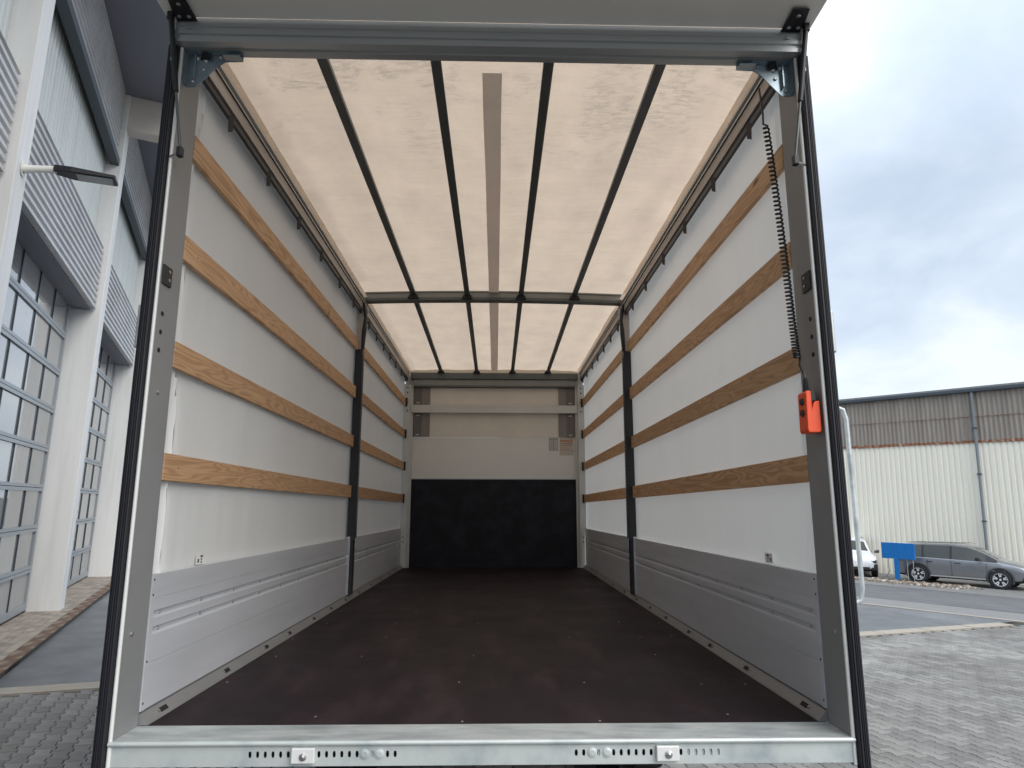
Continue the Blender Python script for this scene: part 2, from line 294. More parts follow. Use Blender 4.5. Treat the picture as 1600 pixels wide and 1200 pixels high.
# ------------------------------------------------------------------ ground
b = MB(); ss = [-400, -60, 0, 13.6, 20, 27, 60, 400]
for i in range(len(ss)-1):
    b.add([RW(ss[i], -500, gz(ss[i])-.02), RW(ss[i+1], -500, gz(ss[i+1])-.02), RW(ss[i+1], 700, gz(ss[i+1])-.02), RW(ss[i], 700, gz(ss[i])-.02)], [(0, 1, 2, 3)])
struct(b.build('ground', M['joint']))
# smooth asphalt in front of the workshop, beyond the paved yard (u > 5.46)
b = MB(); c1 = None
# corner where the cross strip (u = 5.46) meets s = 13.0
def uv_at_s(u, s): # v on line u with NB.P = s
    return (s-NB.dot(A)*u)/NB.dot(NR)
v1 = uv_at_s(5.46, 13.0); v2 = uv_at_s(60, 13.0)
b.add([LW(5.46, -2.66), LW(5.46, v1), LW(60, v2), LW(60, -2.66)], [(0, 1, 2, 3)])
struct(b.build('asphalt_lane', M['asphalt']))
def sheet(name, m, s0, s1, a0, a1, dz):
    b = MB(); xs = sorted({s0, s1, *[q for q in (13.6, 27) if s0 < q < s1]})
    for p, q in zip(xs, xs[1:]):
        b.add([RW(p, a0, gz(p)+dz), RW(q, a0, gz(q)+dz), RW(q, a1, gz(q)+dz), RW(p, a1, gz(p)+dz)], [(0, 1, 2, 3)])
    return struct(b.build(name, m))
sheet('apron', M['apron'], 13.16, 15.6, -40, 60, -.004)
sheet('road', M['road'], 15.6, 27.2, -40, 60, 0)
sheet('parking_verge', M['apron'], 27.2, 33.3, -40, 60, .004)
# kerb strips as single stones
ks = struct(link('kerb_strip', None)); 
km = MB().box(0, .24, 0, .985, -.06, .004).mesh('kerb_stone', M['kerb'])
for i in range(14):
    p = LW(5.23, -2.60+i*1.0)
    if NB.dot(p) > 12.7: break
    o = link('kerb_stone', km, ks); o.matrix_local = Matrix.Translation(p+Vector((0, 0, random.uniform(-.002, .003)))) @ WM.to_3x3().to_4x4()
km2 = MB().box(0, .13, 0, .985, -.06, .006).mesh('kerb_stone', M['kerb'])
for i in range(-8, 22):
    o = link('kerb_stone', km2, ks); o.matrix_local = Matrix.Translation(RW(13.02, i*1.0)) @ RM.to_3x3().to_4x4()

# paved yard: interlocking bone-shaped stones
Lh, P_, E_, G_ = .08, .115, .009, .0022
def outline(g):
    hw0, hw1 = P_/2-E_-g, P_/2+E_-g
    return [(-Lh+g, -hw1), (-.047, -hw1), (-.034, -hw0), (.034, -hw0), (.047, -hw1), (Lh-g, -hw1),
            (Lh-g, hw1), (.047, hw1), (.034, hw0), (-.034, hw0), (-.047, hw1), (-Lh+g, hw1)]
OUT0, OUT1 = outline(.0032), outline(.0075)
def stone(b, cu, cv, dz, tone, tilt=(0, 0), local=False):
    vs = []
    for (pu, pv), z in [(q, -.022) for q in OUT0]+[(q, -.003) for q in OUT0]+[(q, 0) for q in OUT1]:
        zz = z+dz+(pu*tilt[0]+pv*tilt[1] if z > -.01 else 0)
        vs.append((pu, pv, zz) if local else LW(cu+pu, cv+pv, zz))
    fs = [(i, (i+1) % 12, 12+(i+1) % 12, 12+i) for i in range(12)]+[(12+i, 12+(i+1) % 12, 24+(i+1) % 12, 24+i) for i in range(12)]+[tuple(range(24, 36))]
    b.add(vs, fs); b.t += [tone]*len(fs)
f_ = 1050.35
def px(P):
    d = P-CAM; z = d.dot(Fw)
    if z < .1: return None
    return 800+f_*d.dot(Rw)/z, 600-f_*d.dot(Uw)/z, z
cells = []
for c in range(-22, 150):
    cv = c*P_
    for r in range(-24, 34):
        cu = r*.16+(Lh if c % 2 else 0)
        if cu > 5.23-.08 or cu < -4: continue
        p = LW(cu, cv)
        if NB.dot(p) > 12.93: continue
        q = px(p); vis = q is not None and 0 < q[1] < 1215 and (-10 < q[0] < 172 or 1338 < q[0] < 1610)
        cells.append((not vis, (p-CAM).length, cu, cv))
cells.sort()
yard = struct(link('paved_yard', None))
var = []
for k in range(14):
    b = MB(); stone(b, 0, 0, 0, k/13, local=True); me = b.mesh('paving_stone', M['stone']); fixn(me); var.append(me)
big = MB()
for i, (h, d, cu, cv) in enumerate(cells):
    dz = .004*(noise.noise(LW(cu, cv)*1.1))+random.uniform(-.0012, .0012); tl = (random.uniform(-.012, .012), random.uniform(-.012, .012))
    if i < 300:
        o = link('paving_stone', random.choice(var), yard)
        o.matrix_local = Matrix.Translation(LW(cu, cv, dz)) @ WM.to_3x3().to_4x4() @ Matrix.Rotation(tl[0], 4, 'X') @ Matrix.Rotation(tl[1], 4, 'Y')
    else: stone(big, cu, cv, dz, random.random(), tl)
stuff(big.build('paving_stones', M['stone'], yard))
# sidewalk of tan bricks under the workshop pillars with a brown kerb
side = struct(link('sidewalk', None))
MB().prism([(-3.6, -.1), (-2.66, -.1), (-2.66, .046), (-3.6, .046)], 'x', -2, 42).build('sidewalk_base', M['joint'], side, matrix=WM)
bv = []
for k in range(10):
    b = MB(); b.box(-.098, .098, -.048, .048, -.03, 0); b.t = [k/9]*6; bv.append(b.mesh('paving_brick', M['brick']))
br = []
for i in range(0, 210):
    for j in range(8):
        br.append((2.0+i*.2+(.1 if j % 2 else 0), -2.81-.05-j*.1))
br.sort(key=lambda q: ((LW(*q)-CAM).length if 0 < (px(LW(*q)) or (-1, 0))[0] < 175 else 900))
rest = MB()
for i, (u, v) in enumerate(br):
    dz = .052+random.uniform(-.0015, .0015)
    if i < 300:
        o = link('paving_brick', random.choice(bv), side); o.matrix_local = Matrix.Translation(LW(u, v, dz)) @ WM.to_3x3().to_4x4()
    else:
        p = [LW(u+a_, v+c_, dz) for a_, c_ in ((-.098, -.048), (.098, -.048), (.098, .048), (-.098, .048))]
        q = [x-Vector((0, 0, .03)) for x in p]
        rest.add(p+q, [(0, 1, 2, 3), (0, 1, 5, 4), (1, 2, 6, 5), (2, 3, 7, 6), (3, 0, 4, 7)]); rest.t += [random.random()]*5
stuff(rest.build('paving_bricks', M['brick'], side))
kb = MB().box(0, .49, 0, .14, -.08, .056).mesh('kerb_brick', M['brown_kerb'])
for i in range(80):
    o = link('kerb_brick', kb, side); o.matrix_local = Matrix.Translation(LW(2+i*.5, -2.80, random.uniform(-.003, .003))) @ WM.to_3x3().to_4x4()

# ------------------------------------------------------------------ workshop on the left
shop = thing('workshop_building', 'grey workshop building with white pillars and tall glazed garage doors left of the truck', 'building', WM.copy())
def sb(name, m, *d, par=None, bevel=0): return box(name, m, par or shop, *d, bevel=bevel)
PU = [-4.85, .07, 5.0, 9.92, 14.84, 19.76, 24.7]
VZ = 8.5
for k, u in enumerate(PU):
    pl = sb('pillar', M['pillar'], u, u+.34, -3.5, -2.96, -.1 if True else 0, VZ-.004, bevel=.008)
    if k in (3, 4, 5): sb('roof_beam', M['beam'], u+.03, u+.31, -2.957, -1.95, VZ-.62, VZ-.004)
sb('wall', M['backwall'], PU[0], PU[-1], -9, -8.7, 0, 9)
sb('ceiling', M['soffit'], PU[0], PU[-1], -8.7, -3.5, 5.9, 6.0)
sb('soffit', M['soffit'], PU[0]-3, PU[-1], -3.6, -1.85, VZ, VZ+.12)
sb('wall', M['backwall'], PU[-1]+.35, PU[-1]+.6, -9, -3.0, 0, 8.4)
def corr_mb(u0, u1, z0, z1, v, pitch=.105, depth=.035):
    n = int(round((z1-z0)/pitch)); prof = []
    for i in range(n):
        z = z0+i*(z1-z0)/n; h = (z1-z0)/n
        prof += [(v, z), (v, z+h*.42), (v-depth, z+h*.56), (v-depth, z+h*.86)]
    prof.append((v, z1)); prof += [(v-.08, z1), (v-.08, z0)]
    return prof
for k in range(1, 6):
    u0, u1 = PU[k]+.34, PU[k+1]
    MB().prism(corr_mb(u0, u1, 4.68, 5.70, -3.03), 'x', u0+.005, u1-.04).build('corrugated_panel', M['corr'], shop)
    MB().prism(corr_mb(u0, u1, 7.30, VZ-.003, -3.03), 'x', u0+.005, u1-.04).build('corrugated_panel', M['corr'], shop)
    sb('sill_strip', M['gutter'], u0+.004, u1-.004, -3.12, -2.99, 7.18, 7.297)
    # lintel soffit above the door
    sb('door_lintel', M['soffit'], u0+.003, u1-.003, -3.6, -3.113, 4.66, 5.70)
    # polycarbonate band: upright ribbed sheets
    n = int((u1-u0)/.6)
    for i in range(n):
        a0 = u0+i*(u1-u0)/n; w_ = (u1-u0)/n; pr = []
        for j in range(5):
            x = a0+.004+j*(w_-.008)/5; h = (w_-.008)/5
            pr += [(x, -3.20), (x+h*.12, -3.185), (x+h*.24, -3.20)]
        pr += [(a0+w_-.004, -3.20), (a0+w_-.004, -3.24), (a0+.004, -3.24)]
        MB().prism(pr, 'z', 5.703, 7.45).build('glazing_sheet', M['poly'], shop)
    sb('spandrel', M['backwall'], u0+.003, u1-.003, -3.6, -3.30, 5.703, VZ-.002)
    # garage door
    d0, d1 = u0+.10, u1-.10; zb, st = .09, .583
    gd = link('garage_door', None, shop)
    fr = MB(); vf = -3.36
    fr.box(d0, d0+.07, vf-.05, vf, zb, 4.80); fr.box(d1-.07, d1, vf-.05, vf, zb, 4.80)
    fr.box(d0+.07, d1-.07, vf-.05, vf, 4.72, 4.80); fr.box(d0+.07, d1-.07, vf-.05, vf, zb, zb+.10)
    fr.build('door_frame', M['doorframe'], gd)
    MB().box(d0-.1, d0, vf-.12, vf-.02, .05, 4.9).box(d1, d1+.1, vf-.12, vf-.02, .05, 4.9).build('door_gasket', M['seal_dark'], gd)
    rows = [zb+i*st for i in range(9)]
    for i in range(1, 8):
        MB().box(d0+.07, d1-.07, vf-.045, vf+.002, rows[i]-.052, rows[i]-.006).box(d0+.07, d1-.07, vf-.045, vf+.002, rows[i]+.002, rows[i]+.045).build('door_rail', M['doorframe'], gd)
    nc = 5; cw = (d1-d0-.14)/nc
    for i in range(8):
        for j in range(1, nc):
            x = d0+.07+j*cw
            sb('glazing_bar', M['seal_dark'], x-.012, x+.012, vf-.045, vf-.006, (rows[i] if i else zb+.055)+.046, (rows[i+1] if i < 7 else 4.772)-.054, par=gd)
        for j in range(nc):
            x = d0+.07+j*cw
            sb('glass_pane', M['pane'] if i else M['lowpane'], x+.012, x+cw-.012, vf-.034, vf-.022, (rows[i] if i else zb+.055)+.046, (rows[i+1] if i < 7 else 4.772)-.054, par=gd)

# lamp on the nearest pillar
lamp = thing('wall_lamp', 'flat black street style lamp on white arm fixed to nearest white pillar', 'lamp', WM @ Matrix.Translation((5.17, -2.96, 4.84)))
MB().tube([(0, .004, 0), (0, .014, 0)], .075, 14).build('mounting_plate', M['lampwhite'], lamp)
MB().tube([(0, .01, 0), (.0, .10, .02), (.0, .20, .04), (0, .28, .05)], [.045, .035, .034, .036], 12).build('arm', M['lampwhite'], lamp, smooth=True)
hd = MB(); hd.add([(-.05, .26, .02), (.05, .26, .02), (.05, .26, .085), (-.05, .26, .085), (-.10, .42, .015), (.10, .42, .015), (.10, .42, .075), (-.10, .42, .075), (-.10, .80, .03), (.10, .80, .03), (.10, .80, .065), (-.10, .80, .065)],
    [(0, 1, 2, 3), (0, 1, 5, 4), (1, 2, 6, 5), (2, 3, 7, 6), (3, 0, 4, 7), (4, 5, 9, 8), (5, 6, 10, 9), (6, 7, 11, 10), (7, 4, 8, 11), (8, 9, 10, 11)])
hd.build('lamp_head', M['black'], lamp, bevel=.008)
lens = MB(); lens.add([(-.08, .46, .0145), (.08, .46, .0145), (.08, .77, .0265), (-.08, .77, .0265), (-.08, .46, .010), (.08, .46, .010), (.08, .77, .022), (-.08, .77, .022)], [(0, 1, 2, 3), (4, 5, 6, 7), (0, 1, 5, 4), (1, 2, 6, 5), (2, 3, 7, 6), (3, 0, 4, 7)])
lens.build('lens', mat('lamp_lens', (.20, .22, .24), .15), lamp)

# ------------------------------------------------------------------ warehouse on the right
wh = thing('warehouse', 'long cream corrugated warehouse with weathered rusty band under its eaves, behind parked cars', 'building', RM.copy())
WS = 33.25; zg, zb1, ze = -.9, 5.05, 7.25
def trap(a0, a1, n, s, dep):
    pts = []; h = (a1-a0)/n
    for j in range(n):
        x = a0+j*h; pts += [(s, x), (s, x+h*.5), (s+dep, x+h*.62), (s+dep, x+h*.88)]
    pts += [(s, a1), (s+.09, a1), (s+.09, a0)]; return pts
me1 = MB().prism(trap(0, 1.096, 5, 0, .04), 'z', 0, 5.9-.004).mesh('wall_sheet', M['clad']); fixn(me1)
def sine(a0, a1, n, s, dep):
    pts = [];  m_ = n*6
    for j in range(m_+1):
        pts.append((s+dep*.5*(1-math.cos(2*PI*j/6)), a0+(a1-a0)*j/m_))
    pts += [(s+.09, a1), (s+.09, a0)]; return pts
me2 = MB().prism(sine(0, 1.096, 6, 0, .05), 'z', 0, 1.17).mesh('fibre_sheet', M['fibre']); fixn(me2)
for i in range(-22, 34):
    link('wall_sheet', me1, wh).matrix_local = Matrix.Translation((WS, i*1.1, zg))
    link('fibre_sheet', me2, wh).matrix_local = Matrix.Translation((WS-.03, i*1.1, 5.0+.08))
    link('fibre_sheet', me2, wh).matrix_local = Matrix.Translation((WS-.045, i*1.1, 6.13))
    MB().prism(sine(i*1.1, i*1.1+1.096, 6, WS-.06, .05)[:-2]+[(WS-.01, i*1.1+1.096), (WS-.01, i*1.1)], 'z', 4.98+random.uniform(-.012, .012), 5.10).build('rust_edge', M['rust'], wh)
sb2 = lambda name, m, *d, bevel=0: box(name, m, wh, *d, bevel=bevel)
sb2('flashing', M['rust'], WS-.052, WS-.0465, -24, 38, 6.135, 6.15)
sb2('gutter', M['gutter'], WS-.22, WS-.07, -24.2, 38, 7.22, 7.36, bevel=.02)
sb2('roof_edge', M['roofedge'], WS-.20, WS+.3, -24.2, 38, 7.37, 7.45)
rf = MB(); rf.add([(WS-.15, -24.2, 7.46), (WS+9, -24.2, 8.9), (WS+9, 38, 8.9), (WS-.15, 38, 7.46), (WS+9, -24.2, 8.7), (WS+9, 38, 8.7), (WS-.15, -24.2, 7.40), (WS-.15, 38, 7.40)], [(0, 1, 2, 3), (6, 4, 5, 7), (0, 1, 4, 6), (3, 2, 5, 7)]); rf.build('roof', M['roofedge'], wh)
sb2('wall', M['clad'], WS+.1, WS+9, -24, -23.8, zg, 7.3)
def pipe_at(a):
    MB().tube([(WS-.12, a, 7.25), (WS-.12, a, 7.0), (WS-.11, a, 6.9), (WS-.11, a, zg+.1)], .06, 10).build('downpipe', M['pipe'], wh, smooth=True)
    for z in (5.6, 3.6, 1.6, .2): sb2('pipe_clamp', M['gutter'], WS-.185, WS+.0, a-.075, a+.075, z, z+.05)

# a of the downpipe seen at u=1517: ray to plane s=33.13
def a_on_plane(u, v, s):
    d = Fw+Rw*(u-800)/f_+Uw*(600-v)/f_; t = (s-NB.dot(CAM))/NB.dot(d); P = CAM+d*t; return B.dot(P), P.z
pa = a_on_plane(1520, 640, WS-.12)[0]; pipe_at(pa); pipe_at(pa+9.6); pipe_at(pa-9.6)

# ------------------------------------------------------------------ cars
def wheel(root, x, y, side, r=.355):
    c = (x, y, r); w = link('wheel', None, root)
    s_ = side
    MB().lathe([(r*.66, 0*s_), (r*.80, .004*s_), (r*.93, .0*s_), (r, -.03*s_), (r, -.19*s_), (r*.9, -.22*s_), (r*.66, -.22*s_)], c, 'y', 32).build('tyre', M['tyre'], w, smooth=True)
    rb = MB(); rb.lathe([(r*.67, -.005*s_), (r*.645, -.012*s_), (r*.63, -.05*s_), (r*.05, -.075*s_), (.001, -.075*s_)], c, 'y', 32, 1)
    rb.lathe([(r*.69, .002*s_), (r*.63, -.006*s_), (r*.63, -.012*s_)], c, 'y', 32, 0)
    for k in range(5):
        for q in (-.17, .17):
            t = 2*PI*k/5+PI/2; t1 = t+q
            p0 = Vector((x+math.cos(t+q*.5)*r*.08, y-.020*s_, r+math.sin(t+q*.5)*r*.08)); p1 = Vector((x+math.cos(t1)*r*.65, y-.008*s_, r+math.sin(t1)*r*.65))
            tn = Vector((-math.sin(t1), 0, math.cos(t1)))*r*.045
            dp = Vector((0, -.02*s_, 0)); vs = [p0-tn, p0+tn, p1+tn*1.4, p1-tn*1.4]
            rb.add(vs+[v+dp for v in vs], [(0, 1, 2, 3), (0, 1, 5, 4), (1, 2, 6, 5), (2, 3, 7, 6), (3, 0, 4, 7)], 0)
    rb.lathe([(r*.12, -.006*s_), (r*.12, -.03*s_)], c, 'y', 14, 0); rb.lathe([(.0005, -.006*s_), (r*.12, -.006*s_)], c, 'y', 14, 0)
    rb.build('rim', [M['rim'], M['trim']], w)
def car(name, label, paint, origin, fwd, front='plain'):
    right = fwd.cross(Vector((0, 0, 1)))
    root = thing(name, label, 'car', Matrix.Translation(origin) @ colmat(fwd, -right, Vector((0, 0, 1))).to_4x4())
    # x forward, y left, z up; stations: x, bottom, half width, belt, roof, roof half width
    st = [(-2.33, .42, .72, .86, .92, .62), (-2.29, .34, .82, .94, 1.02, .62), (-2.20, .28, .88, .98, 1.22, .62), (-2.02, .25, .905, 1.00, 1.46, .60), (-1.80, .24, .915, 1.00, 1.555, .60),
          (-1.72, .24, .92, 1.0, 1.57, .60), (-1.25, .24, .925, .995, 1.60, .61), (-1.17, .24, .925, .995, 1.605, .61), (-.25, .24, .93, .98, 1.62, .62), (-.17, .24, .93, .98, 1.62, .62),
          (.30, .24, .93, .965, 1.58, .61), (.58, .24, .93, .955, 1.50, .60), (.95, .24, .93, .95, 1.32, .63), (1.32, .24, .93, .94, 1.11, .70), (1.52, .24, .93, .92, 1.03, .76),
          (1.9, .25, .925, .87, .975, .74), (2.1, .27, .90, .82, .91, .72), (2.24, .30, .84, .74, .80, .66), (2.32, .36, .72, .62, .66, .55)]
    def sec(x, zb, w, belt, roof, wr):
        cab = roof-belt
        pts = [(0, zb), (.8*w, zb), (.965*w, zb+.09), (w*.985, min(.46, belt-.12)), (w, min(.66, belt-.06)), (.99*w, min(.82, belt-.03)), (.955*w, belt)]
        k = min(1, max(0, (cab-.08)/.3))
        pts += [(.925*w, belt+.02+.0*cab), (wr+.05, belt+(cab)*(.5+.34*k)), (wr-.05, roof-.03*k-.01), (wr*.55, roof-.003), (0, roof+.008)]
        return [(x, y, z) for y, z in pts]+[(x, -y, z) for y, z in pts[-2:0:-1]]
    secs = [sec(*q) for q in st]; n = len(secs[0]); V = [p for s_ in secs for p in s_]
    groups = {'body': [], 'side_window': [], 'windscreen': [], 'rear_window': [], 'trim': [], 'pillar': []}
    for i in range(len(st)-1):
        xm = (st[i][0]+st[i+1][0])/2
        for j in range(n):
            jj = j if j < 12 else n-j-1  # mirrored strip index
            f = (i*n+j, i*n+(j+1) % n, (i+1)*n+(j+1) % n, (i+1)*n+j)
            g = 'body'
            if jj == 7 and -2.1 < xm < 1.2:
                g = 'side_window' if (-2.1 < xm < -1.76 or -1.72 < xm < -1.25 or -1.17 < xm < -.25 or -.17 < xm < .78) else 'pillar'
            elif jj in (9, 10) and .57 < xm < 1.35: g = 'windscreen'
            elif jj in (9, 10) and -2.21 < xm < -2.03: g = 'rear_window'
            elif jj in (0, 1): g = 'trim'
            groups[g].append(f)
    def sub(name_, faces, m, flip=False, par=None):
        idx = {}; vs = []; fs = []
        for f in faces:
            r_ = []
            for q in f:
                if q not in idx: idx[q] = len(vs); vs.append(V[q])
                r_.append(idx[q])
            fs.append(r_)
        b_ = MB(); b_.add(vs, fs); return b_.build(name_, m, par or root, smooth=True)
    groups['body'] += [tuple(range(n))[::-1], tuple((len(st)-1)*n+k for k in range(n))]
    body = sub('body', groups['body'], paint)
    L_ = [f for f in groups['side_window']]
    segs = {}
    for f in L_:
        xm = sum(V[q][0] for q in f)/4; sd = V[f[0]][1] > 0
        key = (sd, 0 if xm < -1.76 else 1 if xm < -1.25 else 2 if xm < -.25 else 3); segs.setdefault(key, []).append(f)
    for fs in segs.values(): sub('side_window', fs, M['carglass'])
    sub('windscreen', groups['windscreen'], M['carglass']); sub('rear_window', groups['rear_window'], M['carglass'])
    sub('sill_trim', groups['trim'], M['trim']); sub('pillar_trim', groups['pillar'], M['trim'])
    for x in (-1.385, 1.385):
        for sd in (1, -1):
            y = .925*sd
            arch = MB()
            pts = [(x+math.cos(t)*.455, .37+math.sin(t)*.43) for t in [PI*(k/16*1.24-.12) for k in range(17)]]
            inn = [(x+math.cos(t)*.395, .36+math.sin(t)*.385) for t in [PI*(k/16*1.24-.12) for k in range(17)]]
            for k in range(16):
                q = [pts[k], pts[k+1], inn[k+1], inn[k]]
                vs = [(p[0], y+.012*sd, p[1]) for p in q]+[(p[0], y-.06*sd, p[1]) for p in q]
                arch.add(vs, [(0, 1, 2, 3), (0, 1, 5, 4), (2, 3, 7, 6)])
            arch.build('wheel_arch', M['trim'] if paint is not M['carpaint'] else mat('arch_cladding', (.05, .052, .056), .5), root)
            MB().lathe([(.0001, 0), (.40, 0), (.40, -.02*sd)], (x, y+.004*sd, .37), 'y', 28).build('wheel_well', M['dark'], root)
            wheel(root, x, .945*sd, sd)
    for sd in (1, -1):
        mr = MB(); mr.add([(.62, .93*sd, 1.00), (.86, .93*sd, .99), (.84, 1.12*sd, 1.00), (.68, 1.14*sd, 1.01), (.62, .95*sd, 1.10), (.82, .95*sd, 1.08), (.80, 1.12*sd, 1.13), (.68, 1.13*sd, 1.14)],
            [(0, 1, 2, 3), (4, 5, 6, 7), (0, 1, 5, 4), (1, 2, 6, 5), (2, 3, 7, 6), (3, 0, 4, 7)]); mr.build('mirror', M['trim'], root, bevel=.02)
        for x in (-.95, .02): MB().box(x-.11, x+.11, sd*.928, sd*.95, .855, .885).build('door_handle', M['trim'], root, bevel=.006)
        for x in (-1.03, -.19, .98): MB().box(x-.004, x+.004, sd*.905, sd*.9325, .34, .94).build('door_seam', M['trim'], root)
        MB().box(-.95, .92, sd*.925, sd*.938, .30, .345).build('side_highlight_trim', M['alu_bright'] if paint is M['carpaint'] else M['trim'], root, bevel=.006)  # bright on the grey car: lower body highlight put into the strip's colour
        MB().prism([(-1.9, 1.575), (-1.7, 1.605), (.2, 1.645), (.45, 1.61), (.2, 1.63), (-1.7, 1.588)], 'y', sd*.555, sd*.58).build('roof_rail', M['trim'], root)
        hl = MB(); hl.prism([(1.98, .70), (2.30, .64), (2.27, .73), (2.05, .80)], 'y', sd*.60, sd*.885)
        hl.build('headlight', M['headlight'] if front == 'plain' else M['trim'], root, bevel=.01)
        MB().prism([(-2.33, .90), (-2.05, .86), (-2.05, .96), (-2.30, .99)], 'y', sd*.60, sd*.905).build('tail_light', M['tail'], root, bevel=.008)
    MB().box(2.10, 2.345, -.60, .60, .34, .46).build('grille', M['trim'], root, bevel=.01)
    if front != 'plain':
        for sd in (1, -1): MB().prism([(2.02, .34), (2.30, .34), (2.29, .58), (2.10, .60)], 'y', sd*.55, sd*.905).build('air_intake', M['trim'], root, bevel=.01)
        MB().box(2.335, 2.352, -.26, .26, .47, .58).build('number_plate', M['paper'], root)
        MB().lathe([(.05, 0), (.062, .006), (.07, 0), (.05, 0)], (2.325, 0, .66), 'x', 16).build('badge', M['alu_bright'], root)
    else:
        for sd in (1, -1): MB().prism([(2.05, .36), (2.26, .36), (2.25, .52), (2.12, .52)], 'y', sd*.70, sd*.895).build('air_intake', M['trim'], root, bevel=.01)
    return root
fw = Vector((.682, -.731, 0)).normalized()
nearside = Vector((-.731, -.682, 0))
fr = Vector((19.37, 23.49, -.896)); org = fr-fw*1.385-nearside*.945
car('parked_car', 'dark grey metallic estate style car parked beside the cream warehouse wall', M['carpaint'], org, fw)
fw2 = Vector((-.42, -.91, 0)).normalized()
tip = Vector((15.75, 27.2, -.896))
car('parked_car', 'white car parked nose first, half hidden behind the truck, black grille corner in view', M['whitepaint'], tip-fw2*2.33, fw2, front='grille')

# ------------------------------------------------------------------ blue board on a post, seen from behind
sg = thing('blue_board', 'bright blue board on a blue post standing between the white and grey cars', 'board', RM @ Matrix.Translation((29.45, 8.32, -.80)))
MB().box(-.05, .05, -.62, .62, .82, 1.46).build('board', M['blue'], sg, bevel=.01)
MB().box(-.062, -.0505, .02, .14, .80, 1.45).build('board_rib', M['blue'], sg)
MB().box(-.06, .06, -.0, .17, 0, .818).build('post', M['blue'], sg, bevel=.008)
MB().tube([(.03, .40, .82), (.03, .42, .5), (.03, .38, .3), (.03, .55, .05)], .008, 6).build('cable', M['cable'], sg)
for y in (-.30, -.52): MB().tube([(.03, y, .82), (.03, y, 0)], .010, 6).build('stay_rod', M['galv'], sg)

# debris: dirty snow and leaves by the cars
def clumps(name, m, count, smin, smax, seed):
    rnd = random.Random(seed); b_ = MB()
    for i in range(count):
        a_ = rnd.uniform(6.0, 10.6); s_ = rnd.gauss(29.35, .42)-(a_-8)*.05; a_ += rnd.gauss(0, .25)
        c = RW(s_, a_, -.9); r = rnd.uniform(smin, smax); vs = []
        for k in range(10):
            th = 2*PI*k/5+(k//5)*.6; q = r*(1 if k < 5 else .6)*rnd.uniform(.7, 1.3)
            vs.append(c+Vector((math.cos(th)*q, math.sin(th)*q, -.01 if k < 5 else r*rnd.uniform(.15, .55)+.05*max(0, noise.noise((a_*2, 1, 1))+.3))))
        b_.add(vs, [(5, 6, 7, 8, 9)]+[(k, (k+1) % 5, 5+(k+1) % 5, 5+k) for k in range(5)])
    return stuff(b_.build(name, m))
clumps('snow_debris', M['snow'], 420, .02, .12, 3)['label'] = 'dirty snow clumps lying along the road edge by the grey car'
clumps('leaf_litter', M['leaves'], 1300, .03, .075, 5)['label'] = 'brown dead leaves scattered along the road edge by the grey car'

